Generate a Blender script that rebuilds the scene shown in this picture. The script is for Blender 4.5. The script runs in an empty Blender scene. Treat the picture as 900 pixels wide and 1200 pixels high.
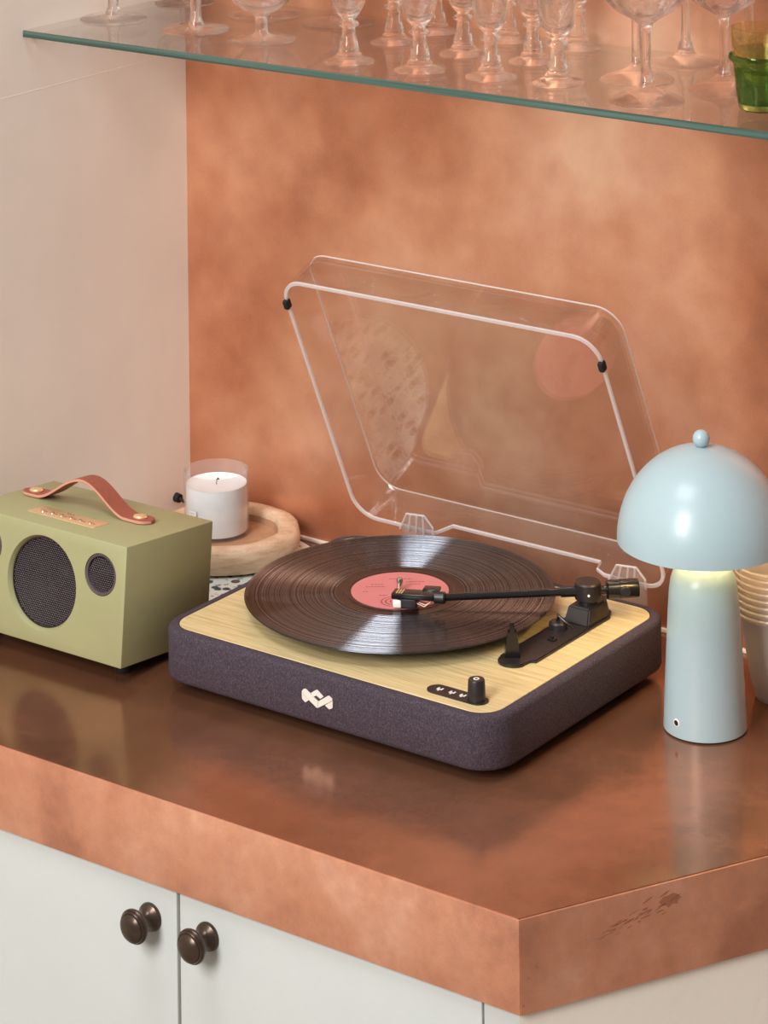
import bpy, bmesh, math, random
from mathutils import Vector, Matrix
random.seed(7)
PI = math.pi
sc = bpy.context.scene
COL = sc.collection

# ------------------------------------------------------------------ camera, world, light, exposure
cam_d = bpy.data.cameras.new('camera'); cam = bpy.data.objects.new('camera', cam_d); COL.objects.link(cam)
rt, up, fw = Vector((.8059, .5919, -.0126)), Vector((.0200, -.0060, .9998)), Vector((-.5917, .8060, .0167))
m = Matrix((rt, up, -fw)).transposed().to_4x4(); m.translation = Vector((1.8495, -2.1479, 1.1488))
cam.matrix_world = m
cam_d.sensor_fit = 'AUTO'; cam_d.sensor_width = 36
cam_d.lens = 3432.69 * 36 / 1200
cam_d.shift_y = -1261.42 / 1200
cam_d.clip_start = .05
sc.camera = cam

world = bpy.data.worlds.new('room_light'); sc.world = world; world.use_nodes = True
bg = world.node_tree.nodes['Background']
bg.inputs[0].default_value = (1.0, .96, .92, 1); bg.inputs[1].default_value = .27

def area(name, loc, target, sx, sy, power, col):
    d = bpy.data.lights.new(name, 'AREA'); d.shape = 'RECTANGLE'; d.size = sx; d.size_y = sy
    d.energy = power; d.color = col
    o = bpy.data.objects.new(name, d); COL.objects.link(o); o.location = loc
    o.rotation_euler = (Vector(target) - Vector(loc)).to_track_quat('-Z', 'Y').to_euler()
    return o
area('window_daylight', (.50, -3.7, 2.25), (.1, .2, .1), 1.2, 1.9, 166, (1.0, .98, .95))
area('roof_window_daylight', (.12, -.9, 2.35), (.15, .1, 0), 1.0, .8, 24, (.93, .97, 1.0))

sc.view_settings.view_transform = 'Standard'; sc.view_settings.look = 'None'
sc.view_settings.exposure = 0.08; sc.view_settings.gamma = 1.0; sc.view_settings.use_curve_mapping = False

# ------------------------------------------------------------------ materials
def lin(r, g, b):
    f = lambda c: (c/255/12.92) if c/255 <= .04045 else ((c/255+.055)/1.055)**2.4
    return (f(r), f(g), f(b), 1)
class NT:
    def __init__(s, name):
        s.m = bpy.data.materials.new(name); s.m.use_nodes = True; s.t = s.m.node_tree; s.n = s.t.nodes
        s.p = s.n['Principled BSDF']; s.out = s.n['Material Output']
    def add(s, typ, **kw):
        n = s.n.new(typ)
        for k, v in kw.items():
            if hasattr(n, k) and k not in n.inputs: setattr(n, k, v)
            else: n.inputs[k].default_value = v
        return n
    def link(s, a, b): s.t.links.new(a, b)
    def coords(s, scale=(1, 1, 1), kind='Object'):
        tc = s.add('ShaderNodeTexCoord'); mp = s.add('ShaderNodeMapping'); mp.inputs['Scale'].default_value = scale
        s.link(tc.outputs[kind], mp.inputs[0]); return mp.outputs[0]
    def noise(s, scale, detail=3, rough=.5, vec=None):
        n = s.add('ShaderNodeTexNoise'); n.inputs['Scale'].default_value = scale
        n.inputs['Detail'].default_value = detail; n.inputs['Roughness'].default_value = rough
        if vec is not None: s.link(vec, n.inputs['Vector'])
        return n.outputs[0]
    def ramp(s, fac, stops):
        r = s.add('ShaderNodeValToRGB'); el = r.color_ramp.elements
        while len(el) < len(stops): el.new(.5)
        for e, (p, c) in zip(el, stops): e.position = p; e.color = c
        s.link(fac, r.inputs[0]); return r.outputs[0]
    def mix(s, fac, a, b, blend='MIX'):
        n = s.add('ShaderNodeMix'); n.data_type = 'RGBA'; n.blend_type = blend
        for i, v in ((0, fac), (6, a), (7, b)):
            if hasattr(v, 'is_linked'): s.link(v, n.inputs[i])
            else: n.inputs[i].default_value = v
        return n.outputs[2]
    def bump(s, h, strength=.2, dist=.001):
        b = s.add('ShaderNodeBump'); b.inputs['Strength'].default_value = strength; b.inputs['Distance'].default_value = dist
        s.link(h, b.inputs['Height']); s.link(b.outputs[0], s.p.inputs['Normal'])
    def set(s, **kw):
        for k, v in kw.items(): s.p.inputs[k.replace('_', ' ')].default_value = v
        return s

def plain(name, col, rough=.5, metal=0, coat=0, noise=.06, nscale=40, bump=0):
    t = NT(name); t.set(Roughness=rough, Metallic=metal)
    if coat: t.p.inputs['Coat Weight'].default_value = coat; t.p.inputs['Coat Roughness'].default_value = .12
    v = t.coords(); n = t.noise(nscale, 4, .6, v)
    d = tuple(c*(1-noise) for c in col[:3])+(1,); b = tuple(min(1, c*(1+noise)) for c in col[:3])+(1,)
    t.link(t.ramp(n, [(.3, d), (.7, b)]), t.p.inputs['Base Color'])
    if bump: t.bump(t.noise(nscale*8, 3, .6, v), bump)
    return t.m

def copper(name, cols, scale, rough, metal, rvar=.08, spec=.5):
    t = NT(name); v = t.coords()
    n1 = t.noise(scale, 4, .55, v); base = t.ramp(n1, [(.33, cols[0]), (.46, cols[1]), (.56, cols[2]), (.68, cols[3])])
    n2 = t.noise(scale*9, 6, .7, v); base = t.mix(.22, base, t.ramp(n2, [(.3, lin(140, 84, 60)), (.7, lin(226, 168, 136))]), 'OVERLAY')
    n3 = t.noise(1500, 2, .5, v); base = t.mix(.10, base, t.ramp(n3, [(.35, lin(90, 50, 35)), (.65, lin(240, 190, 160))]), 'OVERLAY')
    t.link(base, t.p.inputs['Base Color']); t.set(Metallic=metal)
    r = t.add('ShaderNodeMapRange'); t.link(n2, r.inputs[0]); r.inputs['From Min'].default_value = .3; r.inputs['From Max'].default_value = .7
    r.inputs['To Min'].default_value = rough-rvar; r.inputs['To Max'].default_value = rough+rvar
    t.link(r.outputs[0], t.p.inputs['Roughness'])
    t.bump(n3, .05, .0004)
    return t.m

def clear(name, tint=(1, 1, 1, 1), ior=1.49, rough=.0, haze=None, hz=.0):
    """thin clear sheet: straight-through light plus a Fresnel mirror on each face"""
    t = NT(name); t.n.remove(t.p)
    tr = t.add('ShaderNodeBsdfTransparent'); tr.inputs[0].default_value = tint
    gl = t.add('ShaderNodeBsdfGlossy'); gl.inputs['Roughness'].default_value = rough
    fr = t.add('ShaderNodeFresnel')
    ge = t.add('ShaderNodeNewGeometry'); mr = t.add('ShaderNodeMapRange'); t.link(ge.outputs['Backfacing'], mr.inputs[0])
    mr.inputs['To Min'].default_value = ior; mr.inputs['To Max'].default_value = 1/ior; t.link(mr.outputs[0], fr.inputs[0])   # same mirror share on both sides of the sheet
    mx = t.add('ShaderNodeMixShader'); t.link(fr.outputs[0], mx.inputs[0]); t.link(tr.outputs[0], mx.inputs[1]); t.link(gl.outputs[0], mx.inputs[2])
    o = mx.outputs[0]
    if hz:
        df = t.add('ShaderNodeBsdfTranslucent'); df.inputs[0].default_value = haze
        d2 = t.add('ShaderNodeBsdfDiffuse'); d2.inputs[0].default_value = haze
        ad = t.add('ShaderNodeMixShader'); ad.inputs[0].default_value = .5; t.link(df.outputs[0], ad.inputs[1]); t.link(d2.outputs[0], ad.inputs[2])
        m2 = t.add('ShaderNodeMixShader'); m2.inputs[0].default_value = hz; t.link(o, m2.inputs[1]); t.link(ad.outputs[0], m2.inputs[2]); o = m2.outputs[0]
    t.link(o, t.out.inputs[0]); return t.m

def crystal(name, tint=(1, 1, 1, 1), share=.45):
    """solid glass: refraction mixed with straight-through light so that its shadow stays light"""
    t = NT(name); t.n.remove(t.p)
    g = t.add('ShaderNodeBsdfGlass'); g.inputs['Color'].default_value = tint; g.inputs['Roughness'].default_value = 0; g.inputs['IOR'].default_value = 1.5
    tr = t.add('ShaderNodeBsdfTransparent'); tr.inputs[0].default_value = tint
    mx = t.add('ShaderNodeMixShader'); mx.inputs[0].default_value = share
    t.link(tr.outputs[0], mx.inputs[1]); t.link(g.outputs[0], mx.inputs[2]); t.link(mx.outputs[0], t.out.inputs[0]); return t.m

M = {}
M['copper_wall'] = copper('copper_sheet_wall', [lin(168, 110, 79), lin(196, 142, 110), lin(218, 170, 138), lin(236, 200, 174)], 3.0, .36, .64)
M['copper_top'] = copper('copper_sheet_counter', [lin(122, 87, 66), lin(138, 99, 76), lin(150, 110, 86), lin(168, 126, 102)], 4.0, .16, .60, .05)
M['copper_edge'] = copper('copper_sheet_edge', [lin(178, 128, 102), lin(200, 149, 120), lin(208, 160, 132), lin(224, 184, 160)], 9, .38, .35)
M['plaster'] = plain('warm_white_plaster', lin(248, 240, 229), .75, 0, 0, .035, 6, .12)
M['caulk'] = plain('pale_caulk', lin(235, 220, 205), .6)
M['door'] = plain('eggshell_painted_wood', lin(188, 191, 188), .5, 0, 0, .02, 8, .25)
M['cream_lit'] = plain('lightened_cream_wood', lin(242, 235, 222), .5, 0, 0, .02, 8, .25)  # cream tint, lightened to put missing light onto the end panel
M['cab_in'] = plain('cabinet_inside', lin(200, 190, 172), .6)
M['floor'] = plain('grey_floor', lin(150, 132, 116), .6, 0, 0, .1, 5)
M['bronze'] = plain('dark_bronze', lin(80, 66, 57), .28, .7, 0, .25, 60)
M['black'] = plain('black_plastic', lin(38, 33, 34), .38, 0, 0, .05)
M['black_gloss'] = plain('black_satin_metal', lin(30, 26, 27), .22, .2, .3, .05)
M['rubber'] = plain('black_rubber', lin(18, 16, 16), .8)
M['chrome'] = plain('polished_steel', lin(225, 220, 212), .15, 1)
M['white_print'] = plain('white_print', lin(238, 234, 226), .5)
M['logo'] = plain('pale_metal_logo', lin(236, 230, 220), .35, .15)
M['lamp_paint'] = plain('pale_blue_enamel', lin(166, 188, 194), .34, 0, .12, .01)
M['green_paint'] = plain('sage_green_paint', lin(158, 156, 114), .50, 0, 0, .02, 30, .05)
M['leather'] = plain('brown_leather', lin(150, 82, 66), .55, 0, 0, .10, 200, .15)
M['leather_edge'] = plain('leather_cut_edge', lin(196, 140, 116), .6)
M['gold'] = plain('brushed_copper_plate', lin(226, 190, 146), .35, .45)
M['speaker_black'] = plain('speaker_mesh', lin(58, 48, 52), .36, .3)
M['cone'] = plain('speaker_cone', lin(9, 7, 8), .6)
M['speaker_ring'] = plain('speaker_ring', lin(88, 76, 80), .4, .2)
M['wax'] = plain('white_wax', lin(240, 248, 249), .5)
M['wax'].node_tree.nodes['Principled BSDF'].inputs['Subsurface Weight'].default_value = .25
M['wax'].node_tree.nodes['Principled BSDF'].inputs['Subsurface Radius'].default_value = (.01, .008, .007)
M['pink'] = plain('pink_label_paper', lin(206, 124, 124), .5, 0, 0, .04)
M['pink_dark'] = plain('label_print', lin(120, 40, 48), .5)
M['acrylic'] = clear('clear_acrylic', (.985, .975, .97, 1), 1.75, .005)
M['acrylic_edge_lit'] = clear('acrylic_edge_highlight', (.95, .93, .93, 1), 1.5, .1, (.95, .92, .93, 1), .62)  # white mixed in as the light that clear acrylic edges catch
M['hinge'] = clear('clear_moulded_hinge', (.93, .91, .91, 1), 1.6, .03, (.9, .88, .88, 1), .16)
M['jar'] = clear('jar_glass', (.97, .96, .96, 1), 1.5, .01, (.95, .93, .95, 1), .10)
M['shelf'] = clear('shelf_glass', (.985, .99, .985, 1), 1.52, .01, (.9, .86, .82, 1), .025)  # slight haze stands in for the bright ceiling mirrored in the pane
M['cup'] = clear('frosted_plastic', (.97, .94, .93, 1), 1.45, .15, (.97, .93, .91, 1), .42)
M['crystal'] = crystal('crystal_glass', (1, .995, .99, 1), .78)
M['green_glass'] = crystal('green_glass', (.60, .78, .52, 1), .8)
M['olive_glass'] = crystal('olive_glass', (.95, .92, .76, 1), .7)
t = NT('shelf_edge_green'); t.set(Roughness=.12, IOR=1.5)
v = t.coords((3, 60, 260)); n = t.noise(1, 3, .5, v)
t.link(t.ramp(n, [(.3, lin(44, 64, 58)), (.5, lin(64, 88, 80)), (.75, lin(86, 110, 101))]), t.p.inputs['Base Color']); M['shelf_edge'] = t.m
t = NT('lamp_glow'); t.p.inputs['Emission Color'].default_value = (1, .64, .26, 1); t.p.inputs['Emission Strength'].default_value = 32; M['glow'] = t.m

# woven dark fabric
t = NT('plum_grey_fabric'); v = t.coords((700, 700, 700)); n = t.noise(1, 3, .7, v); v2 = t.coords((1500, 1500, 260)); n2 = t.noise(1, 2, .5, v2)
base = t.ramp(n, [(.30, lin(28, 21, 28)), (.52, lin(56, 45, 56)), (.72, lin(104, 90, 101))])
t.link(t.mix(.35, base, t.ramp(n2, [(.3, lin(38, 30, 38)), (.7, lin(98, 84, 96))])), t.p.inputs['Base Color']); t.set(Roughness=.9)
t.bump(n, .6, .0008); M['fabric'] = t.m
# wood veneer, grain along x
t = NT('ash_veneer'); v = t.coords((7, 190, 60)); n = t.noise(1, 5, .6, v); v2 = t.coords((22, 620, 100)); n2 = t.noise(1, 3, .6, v2)
base = t.ramp(n, [(.28, lin(176, 148, 98)), (.45, lin(206, 184, 134)), (.70, lin(222, 202, 152))])
t.link(t.mix(.35, base, t.ramp(n2, [(.35, lin(176, 144, 92)), (.6, lin(236, 216, 166))])), t.p.inputs['Base Color']); t.set(Roughness=.42); t.bump(n2, .08, .0003); M['veneer'] = t.m
# rough pale tray wood
t = NT('pale_mango_wood'); v = t.coords((26, 26, 110)); n = t.noise(1, 6, .65, v)
t.link(t.ramp(n, [(.25, lin(158, 116, 88)), (.40, lin(204, 170, 138)), (.60, lin(228, 202, 172))]), t.p.inputs['Base Color']); t.set(Roughness=.6); t.bump(n, .25, .001); M['tray'] = t.m
M['tray_shade'] = plain('shaded_tray_wood', lin(178, 136, 104), .55, 0, 0, .15, 60)  # tray wood darkened to paint the shade inside the ring's hollow
# floral cloth
t = NT('floral_cotton'); v = t.coords((1, 1, 1))
vo = t.add('ShaderNodeTexVoronoi'); vo.inputs['Scale'].default_value = 62; t.link(v, vo.inputs['Vector'])
wv = t.noise(150, 2, .5, v)
fl = t.ramp(vo.outputs['Distance'], [(.0, lin(196, 96, 92)), (.20, lin(86, 74, 84)), (.28, lin(70, 110, 116)), (.33, lin(236, 240, 236))])
lf = t.ramp(wv, [(.36, lin(50, 88, 92)), (.41, lin(236, 240, 236))])
t.link(t.mix(.75, fl, lf, 'MULTIPLY'), t.p.inputs['Base Color']); t.set(Roughness=.85); M['floral'] = t.m
# vinyl: mirror-black surface plus the two slanted walls of the groove, which run round the spindle
t = NT('vinyl'); t.set(Roughness=.20); t.p.inputs['Specular IOR Level'].default_value = .10; t.p.inputs['Base Color'].default_value = (.012, .006, .005, 1)
tc = t.add('ShaderNodeTexCoord'); sx = t.add('ShaderNodeSeparateXYZ'); t.link(tc.outputs['Object'], sx.inputs[0])
cx_ = t.add('ShaderNodeCombineXYZ'); t.link(sx.outputs[0], cx_.inputs[0]); t.link(sx.outputs[1], cx_.inputs[1])
ln = t.add('ShaderNodeVectorMath', operation='LENGTH'); t.link(cx_.outputs[0], ln.inputs[0])
nr = t.add('ShaderNodeVectorMath', operation='NORMALIZE'); t.link(cx_.outputs[0], nr.inputs[0])
nz = t.add('ShaderNodeTexNoise'); nz.noise_dimensions = '1D'; nz.inputs['Scale'].default_value = 520; nz.inputs['Detail'].default_value = 5; nz.inputs['Roughness'].default_value = .7
t.link(ln.outputs['Value'], nz.inputs['W'])
gcol = t.ramp(nz.outputs[0], [(.36, (.004, .004, .005, 1)), (.62, (.10, .106, .118, 1))])
acc = t.p.outputs[0]
for sg in (1, -1):
    ad = t.add('ShaderNodeVectorMath', operation='MULTIPLY_ADD'); t.link(nr.outputs[0], ad.inputs[0])
    ad.inputs[1].default_value = (1.0*sg,)*3; ad.inputs[2].default_value = (0, 0, 1)
    vt = t.add('ShaderNodeVectorTransform', vector_type='NORMAL', convert_from='OBJECT', convert_to='WORLD'); t.link(ad.outputs[0], vt.inputs[0])
    n2 = t.add('ShaderNodeVectorMath', operation='NORMALIZE'); t.link(vt.outputs[0], n2.inputs[0])
    g = t.add('ShaderNodeBsdfGlossy'); g.distribution = 'BECKMANN'; g.inputs['Roughness'].default_value = .18; t.link(n2.outputs[0], g.inputs['Normal']); t.link(gcol, g.inputs['Color'])
    ash = t.add('ShaderNodeAddShader'); t.link(acc, ash.inputs[0]); t.link(g.outputs[0], ash.inputs[1]); acc = ash.outputs[0]
t.link(acc, t.out.inputs[0]); M['vinyl'] = t.m
M['deadwax'] = plain('smooth_vinyl', (.018, .007, .006, 1), .16)
M['deadwax'].node_tree.nodes['Principled BSDF'].inputs['Specular IOR Level'].default_value = .4

# ------------------------------------------------------------------ mesh helpers
def mesh_obj(name, bm, mat, parent=None, off=(0, 0, 0), smooth=40):
    bmesh.ops.remove_doubles(bm, verts=bm.verts, dist=1e-6)
    bmesh.ops.recalc_face_normals(bm, faces=bm.faces)
    o = Vector(off)
    for vv in bm.verts: vv.co -= o
    me = bpy.data.meshes.new(name); bm.to_mesh(me); bm.free()
    if smooth:
        for f in me.polygons: f.use_smooth = True
        me.set_sharp_from_angle(angle=math.radians(smooth))
    me.materials.append(M[mat] if isinstance(mat, str) else mat)
    ob = bpy.data.objects.new(name, me); COL.objects.link(ob)
    if parent is not None: ob.parent = parent
    return ob
def tag(o, label, cat, group=None):
    o['label'] = label; o['category'] = cat
    if group: o['group'] = group
    return o
def thing(name, label, cat, loc=(0, 0, 0), rot=(0, 0, 0), group=None):
    o = bpy.data.objects.new(name, None); COL.objects.link(o); o.empty_display_size = .02
    o.location = loc; o.rotation_euler = rot
    return tag(o, label, cat, group)
def struct(name, bm, mat, parent=None):
    o = mesh_obj(name, bm, mat, parent)
    if parent is None: o['kind'] = 'structure'
    return o
def B(): return bmesh.new()
def box(bm, x0, x1, y0, y1, z0, z1, bev=0, mtx=None):
    r = bmesh.ops.create_cube(bm, size=1)['verts']
    bmesh.ops.transform(bm, verts=r, matrix=Matrix.Translation(((x0+x1)/2, (y0+y1)/2, (z0+z1)/2)) @ Matrix.Diagonal((x1-x0, y1-y0, z1-z0, 1)))
    if bev:
        es = list({e for vv in r for e in vv.link_edges})
        res = bmesh.ops.bevel(bm, geom=es, offset=bev, segments=2, affect='EDGES', profile=.5)
        r = list({vv for f in res['faces'] for vv in f.verts} | {vv for vv in r if vv.is_valid})
    if mtx is not None: bmesh.ops.transform(bm, verts=r, matrix=mtx)
    return r
def frame(origin, xdir, up=(0, 0, 1)):
    x = Vector(xdir).normalized(); z = Vector(up); y = z.cross(x).normalized(); z = x.cross(y)
    mm = Matrix((x, y, z)).transposed().to_4x4(); mm.translation = Vector(origin); return mm
def lathe(bm, prof, n=32, mtx=None, cap=True, fl=None):
    """prof: (r, z) list; fl(angle, i) optional radius factor"""
    rings = []; vs = []
    for i, (r, z) in enumerate(prof):
        if r < 1e-7: ring = [bm.verts.new((0, 0, z))]
        else: ring = [bm.verts.new((r*(fl(a, i) if fl else 1)*math.cos(a), r*(fl(a, i) if fl else 1)*math.sin(a), z)) for a in (2*PI*k/n for k in range(n))]
        rings.append(ring); vs += ring
    for a, b in zip(rings, rings[1:]):
        for k in range(n):
            q = [a[k % len(a)], a[(k+1) % len(a)], b[(k+1) % len(b)], b[k % len(b)]]
            q = [x for i, x in enumerate(q) if x not in q[:i]]
            if len(q) > 2:
                try: bm.faces.new(q)
                except ValueError: pass
    if cap:
        for ring in (rings[0], rings[-1]):
            if len(ring) > 2: bm.faces.new(ring)
    if mtx is not None: bmesh.ops.transform(bm, verts=vs, matrix=mtx)
    return vs
def T(x, y, z): return Matrix.Translation((x, y, z))
def rrect(x0, x1, y0, y1, r, seg=8, ext=()):
    """rounded rectangle, counter-clockwise from the bottom-left corner; ext: extra x stations on the bottom side"""
    pts = []
    r = max(r, 1e-4)
    for cx, cy, a0 in ((x0+r, y0+r, PI), (x1-r, y0+r, 1.5*PI), (x1-r, y1-r, 0), (x0+r, y1-r, .5*PI)):
        for k in range(seg+1):
            a = a0+.5*PI*k/seg; pts.append((cx+r*math.cos(a), cy+r*math.sin(a)))
        if a0 == PI: pts += [(x, y0) for x in ext]
    return pts
def loft(bm, loops, cap0=True, cap1=True, closed=True):
    L = [[bm.verts.new(p) for p in lp] for lp in loops]
    n = len(L[0])
    for a, b in zip(L, L[1:]):
        for k in range(n if closed else n-1):
            bm.faces.new((a[k], a[(k+1) % n], b[(k+1) % n], b[k]))
    if cap0: bm.faces.new(L[0][::-1])
    if cap1: bm.faces.new(L[-1])
    return L
def rloft(bm, x0, x1, y0, y1, r, steps, seg=8):
    loft(bm, [[(px, py, z) for px, py in rrect(x0+i, x1-i, y0+i, y1-i, r-i, seg)] for i, z in steps])
def prism(bm, pts, z0, z1, mtx=None):
    n = len(pts); a = [bm.verts.new((x, y, z0)) for x, y in pts]; b = [bm.verts.new((x, y, z1)) for x, y in pts]
    for k in range(n): bm.faces.new((a[k], a[(k+1) % n], b[(k+1) % n], b[k]))
    bm.faces.new(a[::-1]); bm.faces.new(b)
    if mtx is not None: bmesh.ops.transform(bm, verts=a+b, matrix=mtx)
def tube(bm, pts, rad, n=10, cap=True):
    pts = [Vector(p) for p in pts]; rings = []
    rads = rad if isinstance(rad, (list, tuple)) else [rad]*len(pts)
    ref = Vector((0, 0, 1))
    for i, p in enumerate(pts):
        d = (pts[min(i+1, len(pts)-1)]-pts[max(i-1, 0)]).normalized()
        rr_ = ref if abs(d.dot(ref)) < .95 else Vector((1, 0, 0))
        a = d.cross(rr_).normalized(); b = d.cross(a)
        rings.append([bm.verts.new(p+(a*math.cos(2*PI*k/n)+b*math.sin(2*PI*k/n))*rads[i]) for k in range(n)])
    for a, b in zip(rings, rings[1:]):
        for k in range(n): bm.faces.new((a[k], a[(k+1) % n], b[(k+1) % n], b[k]))
    if cap: bm.faces.new(rings[0]); bm.faces.new(rings[-1])
def boolean(bm, cutter):
    """difference of two bmeshes, returned as a bmesh"""
    obs = []
    for b in (bm, cutter):
        bmesh.ops.recalc_face_normals(b, faces=b.faces)
        me = bpy.data.meshes.new('tmp'); b.to_mesh(me); b.free(); o = bpy.data.objects.new('tmp', me); COL.objects.link(o); obs.append(o)
    md = obs[0].modifiers.new('b', 'BOOLEAN'); md.operation = 'DIFFERENCE'; md.object = obs[1]; md.solver = 'EXACT'
    dg = bpy.context.evaluated_depsgraph_get(); r = bmesh.new(); r.from_mesh(obs[0].evaluated_get(dg).to_mesh())
    for o in obs:
        me = o.data; bpy.data.objects.remove(o); bpy.data.meshes.remove(me)
    return r

# ------------------------------------------------------------------ the room
YW, XW, ZS = .383, -.2965, .5785
bm = B(); box(bm, XW-.10, 2.2, YW, YW+.10, -.90, 1.45); struct('wall_back', bm, 'copper_wall')
bm = B(); box(bm, XW-.10, XW, -1.6, YW, -.90, 1.45); wl = struct('wall_left', bm, 'plaster')
bm = B(); tube(bm, [(XW-.0004, YW-.002, .514), (XW-.0004, .05, .512), (XW-.0004, -.5, .508)], .0006, 6); mesh_obj('plaster_ridge', bm, 'plaster', wl)
bm = B(); box(bm, XW-.1, 2.2, -3.2, YW+.1, -.95, -.90); struct('floor', bm, 'floor')
bm = B(); box(bm, XW, .812, YW-.0035, YW, .0, .004, .0008); struct('trim_1', bm, 'caulk')

# ------------------------------------------------------------------ counter and cabinet
FY = -.189; TH = .0765
CO = Vector((.527, FY)); SD = Vector((.1102, .2092)).normalized()
BR = CO + SD*((YW-FY)/SD.y)
ct = thing('copper_countertop', 'brown copper-clad countertop with a deep copper front edge', 'countertop', (.1, .05, -TH))
o_ = ct.location
bm = B(); pts = [(XW, FY+.001), (CO.x-.0006, FY+.001), (BR.x-.0011, YW), (XW, YW)]
prism(bm, pts, -.003, 0)
es = [e for e in bm.edges if all(abs(vv.co.z) < 1e-6 for vv in e.verts)]
bmesh.ops.bevel(bm, geom=es, offset=.0012, segments=2, affect='EDGES'); mesh_obj('top_sheet', bm, 'copper_top', ct, o_, 30)
bm = B(); box(bm, XW, CO.x-.0003, FY, FY+.02, -TH, -.0008, .0006); mesh_obj('front_band', bm, 'copper_edge', ct, o_, 30)
sdn = Vector((SD.y, -SD.x))
def sidequad(off_in, off_out, s0, s1, z0, z1, bm):
    a = [CO+SD*s0-sdn*off_out, CO+SD*s1-sdn*off_out, CO+SD*s1-sdn*off_in, CO+SD*s0-sdn*off_in]
    prism(bm, [tuple(p) for p in a], z0, z1)
SL = (YW-FY)/SD.y
bm = B(); sidequad(.018, 0, .0006, SL-.012, -TH, -.0008, bm); sb = mesh_obj('side_band', bm, 'copper_edge', ct, o_, 30)
# scuffs in the side band: dark worn patch with a shape of its own
M['scuff'] = plain('worn_copper_scuff', lin(172, 112, 84), .5, .3)
bm = B()
def sq(s_, z): q = CO+SD*s_+sdn*.00012; return bm.verts.new((q.x, q.y, z))
for k in range(34):
    c_ = .072+.072*random.random(); z = -.031+.016*(c_-.072)/.072+random.gauss(0, .0035); w = random.uniform(.003, .011); h = random.uniform(.0002, .0007); sl = random.uniform(.1, .5)
    n_ = 5; lo = [sq(c_+w*i_/n_, z+w*sl*i_/n_+random.uniform(-.0004, .0004)-h*math.sin(PI*(i_+.4)/(n_+.8))) for i_ in range(n_+1)]
    hi = [sq(c_+w*i_/n_, z+w*sl*i_/n_+random.uniform(-.0002, .0004)+h*math.sin(PI*(i_+.4)/(n_+.8))) for i_ in range(n_, -1, -1)]
    bm.faces.new(lo+hi)
bm.faces.new([sq(.139+(.0085+random.uniform(-.002, .002))*math.cos(a)*(1.2 if math.cos(a) > 0 else .9), -.0150+(.0050+random.uniform(-.0014, .0014))*math.sin(a)) for a in (2*PI*k/16 for k in range(16))])
for c_, z in ((.0075, -.048), (.0155, -.041), (.003, -.069)):
    bm.faces.new([sq(c_+.0007*math.cos(a), z+.0008*math.sin(a)) for a in (2*PI*k/8 for k in range(8))])
sp_ = mesh_obj('scuff', bm, 'scuff', sb, o_, 0); sp_['kind'] = 'stuff'; sp_['label'] = 'dark scuff marks'

cab = thing('base_cabinet', 'white painted base cabinet with two knobbed doors under the copper counter', 'cabinet', (.15, .1, -.90))
o_ = cab.location
DY = FY+.004
bm = B(); prism(bm, [(XW, DY+.006), (.490, DY+.006), (.490, YW-.002), (XW, YW-.002)], -.90, -TH); mesh_obj('body', bm, 'cab_in', cab, o_, 0)
bm = B(); box(bm, .4892, .5235, DY, DY+.006, -.90, -TH); mesh_obj('stile', bm, 'door', cab, o_, 0)
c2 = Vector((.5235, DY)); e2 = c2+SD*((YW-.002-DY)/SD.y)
bm = B(); prism(bm, [tuple(c2), tuple(e2), (e2.x-.03, YW-.002), (c2.x-.02, DY+.012)], -.90, -TH); mesh_obj('end_panel', bm, 'cream_lit', cab, o_, 0)
def knob(x, z, door):
    bm = B()
    pr = [(.0, 0), (.0122, 0), (.0125, .0012), (.0118, .0032), (.0085, .006), (.0062, .009), (.0056, .013), (.0066, .0165), (.0105, .0185), (.0142, .0200),
          (.0150, .0215), (.0150, .0232), (.0142, .0243), (.0136, .0243), (.0134, .0256), (.0126, .0266), (.0120, .0264), (.0116, .0276), (.0090, .0296), (.0050, .0308), (0, .0312)]
    lathe(bm, pr, 40, T(x, DY, z) @ Matrix.Rotation(PI/2, 4, 'X')); mesh_obj('knob', bm, 'bronze', door, o_, 30)
for x0, x1, kx, kz in ((-.168, .1638, .1339, -.1077), (.1672, .4868, .1992, -.1065)):
    bm = B(); box(bm, x0, x1, DY, DY+.0058, -.82, -TH-.0008, .0012); d = mesh_obj('door', bm, 'door', cab, o_, 30); knob(kx, kz, d)
bm = B(); box(bm, XW+.002, -.1705, DY, DY+.0058, -.82, -TH-.0008, .0012); mesh_obj('filler_panel', bm, 'door', cab, o_, 30)

# ------------------------------------------------------------------ turntable
W, D, ZT = .3702, .2906, .059
tt = thing('turntable', 'record player with dark fabric sides, pale wood top and raised clear lid', 'turntable', (W/2, D/2, 0))
o_ = tt.location
E_ = .0108
bm = B(); rloft(bm, -E_, W+E_, -E_, D+E_, .034, [(.0045, .0105), (.0014, .0118), (0, .0150), (0, .0545), (.0008, .0567), (.0026, .0583), (.0046, .0590), (.0100, .0591), (.0104, .0575)], 10)
body = mesh_obj('base_body', bm, 'fabric', tt, o_, 50)
bm = B(); rloft(bm, 0, W, 0, D, .0235, [(.0, .0560), (0, .0588), (.0006, .0592)], 10); mesh_obj('wood_top', bm, 'veneer', tt, o_, 30)
bm = B(); rloft(bm, .006, W-.006, .006, D-.006, .03, [(0, .0035), (0, .0106)]); mesh_obj('underside', bm, 'rubber', tt, o_)
for x, y in ((.04, .035), (W-.04, .035), (.04, D-.035), (W-.04, D-.035)):
    bm = B(); lathe(bm, [(.016, 0), (.018, .002), (.018, .004)], 24, T(x, y, 0)); mesh_obj('foot', bm, 'rubber', tt, o_)
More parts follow.
